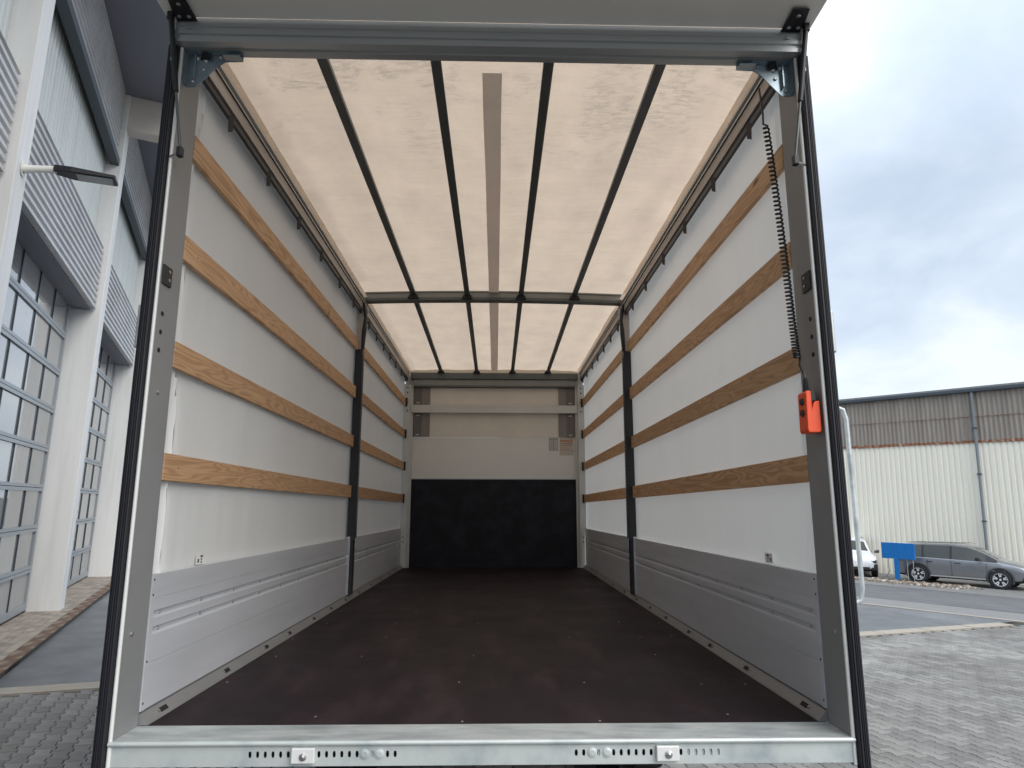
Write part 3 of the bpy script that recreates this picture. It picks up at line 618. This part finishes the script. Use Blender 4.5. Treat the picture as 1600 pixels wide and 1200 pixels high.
# ------------------------------------------------------------------ the truck
w = 1.24
T = thing('box_truck', 'open rear of a box truck with white curtain sides, wooden slats and translucent roof', 'truck', TRUCK)
YM, YB = 3.61, 6.96
for s in (-1, 1):
    X = lambda x: s*x
    def bx(name, m, x0, x1, *d, par=T, bevel=0): a_, b_ = sorted((s*x0, s*x1)); return box(name, m, par, a_, b_, *d, bevel=bevel)
    post = bx('rear_post', M['alu_post'], w, 1.268, .004, .168, -.09, 2.578)
    MB().tube([(X(1.2425), 0, -.085), (X(1.2425), 0, 2.575)], .0068, 10).build('edge_trim', M['white_edge'], post, smooth=True)
    seal = MB()
    pts = [(1.2495, -.008), (1.2510, -.022), (1.2545, -.024), (1.256, -.018), (1.2575, -.024), (1.2635, -.024), (1.265, -.018), (1.2665, -.024), (1.270, -.025), (1.2715, -.018), (1.273, -.024), (1.2765, -.024), (1.278, -.017), (1.280, -.022), (1.286, -.020), (1.292, -.006), (1.292, .07), (1.2695, .07), (1.2695, .003), (1.2495, .003)]
    seal.prism([(X(p), q) for p, q in pts], 'z', -.10, 2.575).build('rubber_seal', M['rubber'], T)
    # bolt holes, bolts and the hinge leaf on the inner face
    for z in (1.484, 1.413, 1.343): MB().tube([(X(w+.002), .050, z), (X(w-.0015), .050, z)], .0095, 10).build('hole', M['dark'], post)
    for y, z in ((.073, 1.186), (.060, .33)): bolt('bolt', post, (X(w), y, z), 'x', .008, -.006*s, M['screw'])
    hl = bx('hinge_leaf', M['black'], w-.007, w-.001, .018, .085, 1.596, 1.672, par=post, bevel=.002)
    for y, z in ((.062, 1.653), (.064, 1.62)): bolt('bolt', post, (X(w-.007), y, z), 'x', .007, -.003*s)
    bx('side_marker', M['alu_grey'], 1.293, 1.318, .02, .06, 1.345, 1.512, bevel=.006)
    # corner bracket
    poly = [(1.236, 2.585), (1.018, 2.585), (1.016, 2.556), (1.088, 2.553), (1.123, 2.527), (1.155, 2.488), (1.200, 2.438), (1.236, 2.438)]
    cbk = MB().prism([(X(x), z) for x, z in poly], 'y', .050, .054).build('corner_bracket', M['zinc'], T)
    MB().box(*sorted((X(1.2385), X(1.233))), .02, .0495, 2.44, 2.58).build('flange', M['zinc'], cbk)
    MB().box(*sorted((X(1.230), X(1.018))), .02, .0495, 2.580, 2.5845).build('flange', M['zinc'], cbk)
    MB().box(*sorted((X(1.085), X(1.018))), .012, .0495, 2.5555, 2.559).build('flange', M['zinc'], cbk)
    MB().box(*sorted((X(1.205), X(1.2))), .03, .0495, 2.47, 2.575).build('flange', M['zinc'], cbk)
    for x, z, r in ((1.17, 2.555, .010), (1.205, 2.565, .011), (1.175, 2.515, .007), (1.215, 2.462, .008), (1.11, 2.572, .006)):
        bolt('bolt', cbk, (X(x), .050, z), 'y', r, -.007, M['screw'])
    # roof rail with black lower strip
    rr = bx('roof_rail', M['rail_face'], 1.212, 1.238, .17, YB-.06, 2.584, 2.645)
    bx('rail_track', M['black'], 1.220, 1.237, .10, YB-.07, 2.548, 2.583, par=rr)
    bx('rail_lip', M['black'], 1.205, 1.2115, .10, YB-.07, 2.645, 2.651, par=rr)
    bx('rail_flange', M['alu_corner'], 1.190, 1.208, .12, YB-.07, 2.664, 2.676, par=rr)
    MB().tube([(X(1.155), .03, 2.575), (X(1.21), .10, 2.555)], .016, 8).build('rail_end', M['black'], rr)
    MB().box(*sorted((X(1.150), X(1.205))), .06, .12, 2.575, 2.605).build('rail_end', M['black'], rr)
    for y in (.45, .98, 1.55, 2.10, 2.68, 3.2, 3.92, 4.35, 4.8, 5.25, 5.7, 6.2, 6.6):
        cl = MB(); cl.add([(X(1.226), y-.014, 2.565), (X(1.210), y+.012, 2.565), (X(1.208), y+.004, 2.485), (X(1.220), y-.016, 2.470)]+[(X(1.223), y-.017, 2.565), (X(1.207), y+.009, 2.565), (X(1.205), y+.001, 2.485), (X(1.217), y-.019, 2.470)],
            [(0, 1, 2, 3), (4, 5, 6, 7), (0, 1, 5, 4), (1, 2, 6, 5), (2, 3, 7, 6), (3, 0, 4, 7)]); cl.build('curtain_strap', M['black'], T)
    # curtain
    def cur(i, j, s=s):
        y = .02+(YB+.02-.02)*(i**1.5); z = .47+2.2*j
        wv = .022*math.sin(3.1*z+s)+.012*math.sin(9*z+2*s)
        d = .020*math.exp(-((y-.245-wv)/.012)**2)-.010*math.exp(-((y-.275-wv)/.02)**2)
        d += .010*math.exp(-((y-.20-.012*math.sin(5*z+2))/.010)**2)
        d += .0045*noise.noise((y*1.3, z*1.1, s*5))+.0022*noise.noise((y*6, z*1.2, s*9))+.001*noise.noise((y*18, z*1.5, s*4))
        d += .006*math.sin(PI*max(0, min(1, (z-.5)/2)))*math.sin(y*1.9)
        return (s*(1.274-d), y, z)
    grid(cur, 260, 30).build('side_curtain', M['tarp'], T, smooth=True)
    # aluminium drop boards, each with grooves
    for y0, y1 in ((.172, YM-.045), (YM+.05, YB-.36 if False else YB-.30)):
        zs_ = [.045, .200, .204, .305, .3265, .364, .3855, .434, .437, .518]
        prof = [(w, .045), (w, .2015), (w+.004, .203), (w, .2045), (w, .302), (w+.013, .308), (w+.013, .322), (w, .329), (w, .360), (w+.013, .366), (w+.013, .380), (w, .387), (w, .430), (w+.003, .4315), (w, .433), (w, .518), (w+.022, .518), (w+.022, .045)]
        bd = MB().prism([(0, 0)]*0+[(q[0]*s, q[1]) for q in prof], 'y', y0+.03, y1-.03).build('drop_board', M['alu_board'], T)
        for ya, yb in ((y0, y0+.029), (y1-.029, y1)):
            bx('end_cap', M['alu_board'], w-.003, w+.021, ya, yb, .045, .520, par=bd)
        for z in (.07, .212, .445, .50):
            if y0 < 1: bolt('screw', bd, (X(w-.003), y0+.012, z), 'x', .0045, -.0015*s, M['dark'])
        y = y0+.10
        while y < y1-.06:
            for z in (.315, .373): bolt('rivet', bd, (X(w+.013), y, z), 'x', .0065, -.006*s, M['screw'])
            y += .37
    bx('corner_board', M['alu_corner'], w+.004, w+.02, YB-.295, YB-.10, .045, .52)
    # floor edge rail with lashing slots
    fr_ = MB().prism([(X(1.262), 0.001), (X(1.206), .001), (X(1.209), .006), (X(1.236), .036), (X(1.262), .044)], 'y', .172, YB-.002).build('floor_edge_rail', M['rail_grey'], T)
    for y in (.32, .93, 1.48, 1.9, 2.46, 2.95, 3.45, 4.0, 4.6, 5.2, 5.8, 6.3):
        lp = MB(); a1 = Vector((X(1.2155), y-.030, .0132)); dd = Vector((s*.0125, 0, .0139))
        nrm = Vector((-s*.030, 0, .027)).normalized()*.0012
        vs = [a1+nrm, a1+nrm+Vector((0, .055, 0)), a1+nrm+Vector((0, .055, 0))+dd, a1+nrm+dd]
        lp.add(vs+[v-nrm*3 for v in vs], [(0, 1, 2, 3), (0, 1, 5, 4), (1, 2, 6, 5), (2, 3, 7, 6), (3, 0, 4, 7)]); lp.build('lashing_slot', M['dark'], fr_)
        MB().tube([(X(1.223), y-.045, .018), (X(1.217), y-.045, .026)], [.006, .004], 8).build('rivet', M['screw'], fr_)
    # wooden slats
    for zt in (.969, 1.409, 1.853, 2.296):
        for y0, y1 in ((.172, YM-.045), (YM+.05, YB-.09)):
            sm = MB().box(-.011, .011, y0, y1, -.104, 0).build('wooden_slat', M['wood'], T, bevel=.002, matrix=Matrix.Translation((X(1.2492), 0, zt)))
            y = y0+.12
            while y < y1:
                if random.random() < .75: MB().tube([(-s*.0105, y, -.052), (-s*.0118, y, -.052)], .004, 6).build('nail', M['dark_alu'], sm)
                y += .62
        bx('slat_holder', M['black'], 1.213, 1.24, YB-.089, YB-.083, zt-.115, zt+.005)
    # centre post
    cp = bx('centre_post', M['black'], 1.195, 1.262, YM-.040, YM+.045, .50, 2.20)
    bx('post_upper', M['rail_face'], 1.200, 1.262, YM-.020, YM+.030, 2.203, 2.66, par=cp)
    bx('post_foot', M['black'], 1.205, 1.262, YM-.034, YM+.038, .0445, .497, par=cp)
    bx('post_edge', M['alu_bright'], 1.232, 1.262, YM-.044, YM-.0345, .045, .53, par=cp)
    bx('post_edge', M['alu_bright'], 1.232, 1.262, YM+.0385, YM+.049, .045, .50, par=cp)
    bx('latch', M['galv'], 1.188, 1.1945, YM-.012, YM+.012, .43, .52, par=cp)
    bx('post_channel', M['dark_alu'], 1.189, 1.1945, YM-.012, YM+.020, .54, 2.15, par=cp)
    for k in range(46): MB().box(*sorted((X(1.187), X(1.1885))), YM-.002, YM+.008, .58+k*.034, .592+k*.034).build('slot_highlight', M['alu_grey'], cp)  # pale tabs put in for highlights along the post's row of holes
    st_ = MB(); st_.tube([(X(1.205), YM-.03, 2.64), (X(1.185), YM-.02, 2.50), (X(1.19), YM-.03, 2.38), (X(1.20), YM-.02, 2.2)], [.014, .014, .022, .016], 6).build('tension_strap', M['black'], cp)
    MB().tube([(X(1.18), YM+.02, 2.62), (X(1.175), YM+.02, 2.52)], .012, 8).build('post_hook', M['galv'], cp)
    for yy, zz in ((.17, 1.75), (.17, 1.0)):
        pass
    # front corner post
    fp = MB().prism([(X(1.262), YB-.08), (X(1.175), YB-.08), (X(1.150), YB-.05), (X(1.138), YB-.05), (X(1.138), YB+.0), (X(1.262), YB)], 'z', .0, 2.50).build('front_corner_post', M['alu_corner'], T)
    for z in (2.45, 2.38, 2.24, 2.12): MB().tube([(X(1.215), YB-.079, z), (X(1.215), YB-.0815, z)], .011, 8).build('hole', M['dark'], fp)
    for z in (.40, .34): MB().tube([(X(1.22), YB-.079, z), (X(1.22), YB-.083, z)], .010, 8).build('bolt', M['black'], fp)
    MB().box(*sorted((X(1.205), X(1.236))), YB-.087, YB-.0805, .80, .88).build('lock_plate', M['galv'], fp)
    # hanging sheet strips of the upper front wall
    bx('front_strip', M['front_shade'], .905, 1.02, YB-.012, YB-.002, 1.765, 2.46)
    bx('front_strip', mat('dark_front_strip', (.15, .135, .12), .4, .1, var=.1, vscale=10, stretch=(4, 1, .3)), 1.0205, 1.137, YB-.018, YB-.002, 1.765, 2.46)
    for z in (1.79, 2.06, 2.24): bx('clip', M['alu_bright'], 1.045, 1.095, YB-.022, YB-.0185, z, z+.01)
    # flap hinge plate and gas strut
    hp = MB().prism([(X(1.180), -.145), (X(1.246), -.145), (X(1.262), -.06), (X(1.262), -.012), (X(1.248), .0), (X(1.236), -.012), (X(1.183), -.014)], 'z', 2.684, 2.690).build('hinge_plate', M['black'], T, bevel=.002)
    for x, y in ((1.215, -.112), (1.205, -.045), (1.243, -.045)): bolt('bolt', hp, (X(x), y, 2.684), 'z', .009, -.006)
    gs = MB().tube([(X(1.272), -.050, 2.675), (X(1.228), -.040, 2.355)], .0105, 12).build('gas_strut', M['black'], T, smooth=True)
    MB().tube([(X(1.228), -.040, 2.356), (X(1.195), -.030, 2.12)], .0055, 10).build('strut_rod', M['dark_alu'], gs, smooth=True)
    MB().box(*sorted((X(1.183), X(1.205))), -.042, -.018, 2.085, 2.125).build('strut_socket', M['black'], gs, bevel=.004)
    MB().tube([(X(1.20), -.03, 2.10), (X(1.245), -.002, 2.10)], .005, 8).build('ball_stud', M['screw'], gs)
    bx('strut_socket', M['black'], 1.262, 1.285, -.062, -.038, 2.66, 2.70, par=gs, bevel=.004)
    bx('flap_arm', M['white_edge'], 1.262, 1.268, -.03, .02, 2.50, 2.72)
    # curtain stickers
    y0 = .585 if s < 0 else .63
    stk = bx('curtain_sticker', M['paper'], 1.2620, 1.2630, y0, y0+.085, .522, .566)
    for (a0, a1, b0, b1) in ((.040, .065, .551, .560), (.012, .028, .530, .546), (.045, .057, .538, .546), (.045, .06, .527, .533)):
        bx('print', M['ink'], 1.2612, 1.2617, y0+a0, y0+a1, b0, b1, par=stk)

# sill
sill = MB(); sill.box(-1.239, 1.239, .002, .170, -.012, .0); sill.build('rear_sill', M['galv'], T)
MB().tube([(-1.245, -.004, -.006), (1.245, -.004, -.006)], .0085, 12).build('sill_lip', M['galv_face'], T, smooth=True)
face = MB(); y0_, yb_ = 0.0, .004
slotc = [(-.782+.0252*k) for k in range(20)]; slotsR = [.3005+.0252*k for k in range(20)]
allc = sorted(slotc+slotsR); hw, hh = .0055, .0105; zc = -.042; cw_ = .0126
face.box(-1.262, 1.262, y0_, yb_, -.0275, -.0125); face.box(-1.262, 1.262, y0_, yb_, -.078, -.0565)
prev = -1.262
for c in allc:
    face.box(prev, c-cw_*.8, y0_, yb_, -.0565, -.0275) if c-cw_*.8 > prev+1e-5 else None
    x0, x1 = max(prev, c-cw_*.8), c+cw_*.8
    outer = [(x0, -.0565), (c, -.0565), (x1, -.0565), (x1, zc), (x1, -.0275), (c, -.0275), (x0, -.0275), (x0, zc)]
    inner = [(c-hw*.75, zc-hh*.85), (c, zc-hh), (c+hw*.75, zc-hh*.85), (c+hw, zc), (c+hw*.75, zc+hh*.85), (c, zc+hh), (c-hw*.75, zc+hh*.85), (c-hw, zc)]
    for a_, b_ in ((outer, inner),):
        vs = [(p[0], y0_, p[1]) for p in a_]+[(p[0], y0_, p[1]) for p in b_]+[(p[0], yb_, p[1]) for p in b_]
        face.add(vs, [(i, (i+1) % 8, 8+(i+1) % 8, 8+i) for i in range(8)]+[(8+i, 8+(i+1) % 8, 16+(i+1) % 8, 16+i) for i in range(8)])
    prev = x1
face.box(prev, 1.262, y0_, yb_, -.0565, -.0275)
face.build('sill_face', M['galv_face'], T)
box('sill_back', M['dark'], T, -1.2, 1.2, .03, .04, -.078, -.0135)
for c in (-.605, .606):
    sp = MB().box(c-.038, c+.038, -.016, -.001, -.066, -.019).build('stop_plate', M['white_edge'], T, bevel=.003)
    bolt('bolt', sp, (c+.002, -.016, -.044), 'y', .0125, -.006); bolt('bolt', sp, (c+.002, -.022, -.044), 'y', .006, -.004)
for c in (-.404, -.355, .355, .405):
    bolt('sill_bolt', T, (c, .0, -.041), 'y', .0155, -.005, M['galv_face'], 14)
for c in (-.38, .38, .6815, .7067, .7319, .7571, .7823):
    MB().box(c-.006, c+.006, .006, .01, -.054, -.030).build('slot_backing', M['galv'], T)
for k in range(9):
    x = .78+k*.045; MB().box(x, x+.02, .006, .012, -.0835, -.0785).build('sill_tab', M['galv'], T)
    x = -1.18+k*.045; MB().box(x, x+.02, .006, .012, -.0835, -.0785).build('sill_tab', M['galv'], T)
# floor with screws
MB().box(-1.2375, 1.2375, .171, YB-.002, -.03, -.0005).build('floor', M['floor'], T)
for y in (.22, .75, 1.3, 1.85, 2.4, 2.95, 3.6, 4.3, 5.0):
    for x in (-1.13, -.62, -.1, .42, .9, 1.13):
        xx = x+random.uniform(-.06, .06); yy = y+random.uniform(-.05, .05)
        if random.random() < .3: continue
        MB().tube([(xx, yy, -.0005), (xx, yy, .0008)], .0045, 8).build('floor_screw', M['alu_grey'], T)
# header
hd = [(-.030, 2.668), (-.030, 2.655), (-.024, 2.652), (-.024, 2.640), (-.030, 2.637), (-.030, 2.622), (-.022, 2.618), (-.022, 2.606), (-.030, 2.603), (-.030, 2.585), (.0, 2.580), (.008, 2.590), (.020, 2.590), (.024, 2.582), (.060, 2.582), (.060, 2.70), (-.018, 2.70), (-.018, 2.672)]
hdo = MB().prism(hd, 'x', -1.262, 1.262).build('header_beam', M['alu_grey'], T)
for s in (-1, 1): MB().tube([(s*1.205, -.030, 2.646), (s*1.205, -.0345, 2.646)], .007, 10).build('bolt', M['alu_grey'], hdo)
# open flap above, swung out and up
fl = MB().prism([(-.03, 2.692), (-1.02, 2.755), (-1.02, 2.785), (-.03, 2.722)], 'x', -1.30, 1.30).build('rear_flap', M['flap'], T)
MB().box(-1.305, 1.305, -1.035, -1.0205, 2.74, 2.795).build('flap_edge', M['alu_grey'], fl)
# roof ribs and cross beams
for x in (-.75, -.25, .25, .75):
    for (ya, za, yb, zb_) in ((.06, 2.700, YM, 2.722), (YM, 2.722, YB-.06, 2.662)):
        rb = MB(); hw_ = .025
        vs = [(x-hw_, ya, za), (x+hw_, ya, za), (x+hw_*.7, ya, za+.045), (x-hw_*.7, ya, za+.045), (x-hw_, yb, zb_), (x+hw_, yb, zb_), (x+hw_*.7, yb, zb_+.045), (x-hw_*.7, yb, zb_+.045)]
        rb.add(vs, [(0, 1, 2, 3), (4, 5, 6, 7), (0, 1, 5, 4), (1, 2, 6, 5), (2, 3, 7, 6), (3, 0, 4, 7)]); rb.build('roof_rib', M['dark_alu'], T, bevel=.006)
    for y, z in ((YM-.03, 2.700), (YB-.12, 2.662)):
        MB().prism([(x-.052, z-.012), (x+.052, z-.012), (x+.040, z+.018), (x+.024, z+.030), (x-.024, z+.030), (x-.040, z+.018)], 'y', y-.022, y).build('rib_clamp', M['black'], T, bevel=.003)
def arch(y0, y1, zb0, zt0, rise, m, name):
    b_ = MB(); n_ = 24
    for k in range(n_):
        xa, xb = -1.2+2.4*k/n_, -1.2+2.4*(k+1)/n_
        f = lambda x: rise*(1-(x/1.2)**2)
        za, zb__ = f(xa), f(xb)
        b_.add([(xa, y0, zb0+za), (xb, y0, zb0+zb__), (xb, y0, zt0+zb__), (xa, y0, zt0+za), (xa, y1, zb0+za), (xb, y1, zb0+zb__), (xb, y1, zt0+zb__), (xa, y1, zt0+za)],
               [(0, 1, 2, 3), (4, 5, 6, 7), (0, 1, 5, 4), (3, 2, 6, 7)]+([(0, 3, 7, 4)] if k == 0 else [])+([(1, 2, 6, 5)] if k == n_-1 else []))
    return b_.build(name, m, T)
M['beam_grey'] = mat('grey_green_beam', (.24, .25, .24), .4, .4, var=.06)
arch(YM-.02, YM+.05, 2.690, 2.752, .022, M['beam_grey'], 'cross_beam')
arch(YM-.028, YM+.07, 2.664, 2.688, .020, M['dark_alu'], 'cross_beam_foot')
arch(YM-.026, YM+.0, 2.733, 2.739, .022, M['dark_alu'], 'cross_beam_ridge')
# front header
box('front_header', M['dark_alu'], T, -1.175, 1.175, YB-.11, YB-.001, 2.575, 2.66)
box('header_closure', M['front_light'], T, -1.262, 1.262, YB+.004, YB+.019, 2.60, 2.80)
box('front_header_sill', M['beam_grey'], T, -1.137, 1.137, YB-.07, YB-.001, 2.49, 2.574)
box('front_header_lip', M['dark_alu'], T, -1.137, 1.137, YB-.075, YB-.001, 2.466, 2.489)
# front wall panels
box('front_panel_dark', M['front_dark'], T, -1.262, 1.262, YB+.001, YB+.02, -.03, 1.179)
box('panel_joint', M['alu_grey'], T, -1.137, 1.137, YB-.003, YB+.02, 1.180, 1.190)
box('front_panel_white', M['front_white'], T, -1.262, 1.262, YB+.001, YB+.02, 1.191, 1.761)
box('front_sheet', M['front_light'], T, -.9045, .9045, YB-.003, YB+.0, 1.765, 2.462)
box('front_wall_back', M['front_white'], T, -1.262, 1.262, YB+.022, YB+.03, 1.765, 2.75)
box('front_bar', M['alu_corner'], T, -1.165, 1.165, YB-.085, YB-.0505, 2.095, 2.205, bevel=.003)
# instruction labels
ls = box('instruction_label', mat('label_grey', (.50, .49, .46), .4), T, .765, .895, YB-.004, YB-.001, 1.575, 1.76)
def ink(par, m, x0, x1, z0, z1): box('print', m, par, x0, x1, YB-.0052, YB-.0041, z0, z1)
for x0, x1 in ((.772, .775), (.826, .829), (.833, .836), (.888, .891)): ink(ls, M['ink'], x0, x1, 1.585, 1.755)
for z in (1.585, 1.728, 1.753): ink(ls, M['ink'], .775, .889, z, z+.003)
rnd = random.Random(4)
for k in range(26):
    x = rnd.choice((.782, .841))+rnd.uniform(0, .03); z = rnd.uniform(1.595, 1.745); ink(ls, M['ink'], x, x+rnd.uniform(.004, .012), z, z+rnd.uniform(.003, .008))
ls2 = box('instruction_label', mat('label_cream', (.52, .47, .42), .4), T, .917, 1.105, YB-.004, YB-.001, 1.515, 1.765)
for z, h, m, x0, x1 in ((1.700, .028, 'ink_orange', .925, 1.100), (1.668, .012, 'ink_orange', .925, .965), (1.668, .012, 'ink', .972, 1.0), (1.668, .012, 'ink', 1.01, 1.095), (1.642, .010, 'ink_orange', .925, 1.10), (1.745, .006, 'ink', 1.06, 1.095)):
    x = x0
    while x < x1:
        q = rnd.uniform(.010, .03); ink(ls2, M[m], x, min(x+q, x1), z, z+h); x += q+.004
for z in (1.62, 1.607, 1.594, 1.58): ink(ls2, M['ink_orange'], .925, rnd.uniform(1.03, 1.09), z, z+.003)
ink(ls2, M['ink'], 1.088, 1.098, 1.572, 1.590)
# roof sheet
def rfn(i, j):
    x = -1.245+2.49*i; y = .03+(YB-.01)*j
    q = (x+1.25)/.5; sag = math.sin(PI*(q % 1))**2 if abs(x) < 1.25 else 0
    z = 2.772-.010*sag+.016*(1-(x/1.25)**2)-.03*max(0, (abs(x)-1.12)/.12)
    z += .006*noise.noise((x*1.6, y*3.2, 0))+.0035*noise.noise((x*3+5, y*9, 1))+.002*noise.noise((x*9+5, y*5, 3))
    z -= .052*max(0, (y-5.2)/1.75)
    if abs(y-YM) < .25: z = max(z, 2.776+.006)
    return (x, y, z)
grid(rfn, 84, 200).build('roof_sheet', M['roof'], T, smooth=True)
sm = grid(lambda i, j: (-.048+.092*i+.003*noise.noise((0, j*9, 2)), .38+(YB-.41)*j, 2.7575-.052*max(0, (.38+(YB-.41)*j-5.2)/1.75)+.002*noise.noise((1, j*20, 4))), 2, 60).build('roof_seam', M['roof_seam'], T)
for s in (-1, 1):
    grid(lambda i, j, s=s: (s*(1.208-(.034+.006*noise.noise((s, j*12, 0)))*i), .10+(YB-.15)*j, 2.690+.012*i+.004*noise.noise((i*2, j*30, s))), 3, 120).build('roof_edge_fold', M['roof_edge'], T, smooth=True)
    a_ = (.02, .19) 
    MB().box(*sorted((s*1.242, s*1.290)), .17, YB, 2.655, 2.75).build('roof_side_rail', M['alu_grey'], T)
# hoop rail outside on the right, chassis, wheels
MB().tube([(1.27, .235, 1.165), (1.405, .235, 1.168), (1.432, .235, 1.158), (1.442, .235, 1.12), (1.446, .235, .46), (1.437, .235, .415), (1.40, .235, .40), (1.27, .235, .40)], .0088, 12).build('grab_rail', M['galv'], T, smooth=True)
for x in (-.42, .42): box('chassis_beam', M['black'], T, x-.04, x+.04, .06, YB+1.2, -.36, -.12)
box('bumper_beam', M['black'], T, -1.15, 1.15, .05, .15, -.50, -.38)
for y in (1.0, 2.2, 3.4, 4.6, 5.8): box('cross_member', M['black'], T, -1.2, 1.2, y, y+.05, -.12, -.032)
for s in (-1, 1):
    for q in (0, .27):
        wl = link('wheel', None, T); c = (s*(1.16-q), 2.6, -.60)
        MB().lathe([(.22, 0), (.33, .006*s), (.37, -.02*s), (.37, -.20*s), (.33, -.23*s), (.22, -.22*s)], c, 'x', 32).build('tyre', M['tyre'], wl, smooth=True)
        MB().lathe([(.22, -.002*s), (.20, -.03*s), (.12, -.10*s), (.001, -.10*s)], c, 'x', 28).build('rim', M['galv'], wl, smooth=True)
    MB().prism([(2.15, -.30), (2.25, -.17), (2.95, -.17), (3.05, -.30), (3.03, -.30), (2.94, -.185), (2.26, -.185), (2.17, -.30)], 'x', s*.72, s*1.18).build('mudguard', M['black'], T)
MB().tube([(-1.0, 2.6, -.60), (1.0, 2.6, -.60)], .06, 12).build('axle', M['black'], T)

# ------------------------------------------------------------------ remote control hanging by the right post
rc = thing('remote_control', 'bright orange hand remote with coiled black cable hanging at the right rear post', 'remote control', TRUCK @ Matrix.Translation((1.208, .045, 1.04)))
MB().prism([(-.024, .0), (.020, .0), (.024, .01), (.024, .118), (.008, .118), (.0, .108), (-.006, .088), (-.006, .155), (-.018, .158), (-.026, .150), (-.028, .01)], 'y', -.030, .040).build('casing', M['orange'], rc, bevel=.006)
MB().prism([(-.0045, .096), (.0, .114), (.004, .1195), (.022, .1195), (.017, .150), (.008, .160), (-.0045, .157)], 'y', -.022, .034).build('insert', M['cable'], rc, bevel=.004)
for z in (.075, .118): MB().tube([(-.026, .004, z), (-.0325, .004, z)], [.015, .012], 14).build('button', M['black'], rc)
bt = MB(); 
for k in range(7): bt.tube([(-.010, .0, .158+k*.0075), (-.010, .0, .163+k*.0075)], .011-.0006*k, 10)
bt.build('strain_relief', M['cable'], rc)
o0 = Vector((1.208, .045, 1.04)); pth = []
p0, p1 = Vector((1.188, .20, 2.395))-o0, Vector((1.190, .075, 1.335))-o0
turns, q = 60, 10
pth += [Vector((1.186, .235, 2.60))-o0, Vector((1.186, .225, 2.53))-o0, Vector((1.184, .21, 2.46))-o0, Vector((1.182, .21, 2.41))-o0]
for k in range(turns*q+1):
    t = k/(turns*q); tt = 1-(1-t)**1.25
    c = p0.lerp(p1, tt)+Vector((.003*math.sin(t*5), 0, 0)); an = 2*PI*k/q
    pth.append(c+Vector((math.cos(an)*.0115, math.sin(an)*.0115, 0)))
pth += [p1+Vector((.004, 0, -.03)), Vector((-.012, .0, .225)), Vector((-.010, 0, .205))]
MB().tube(pth, .0043, 6).build('cable', M['cable'], rc, smooth=True)
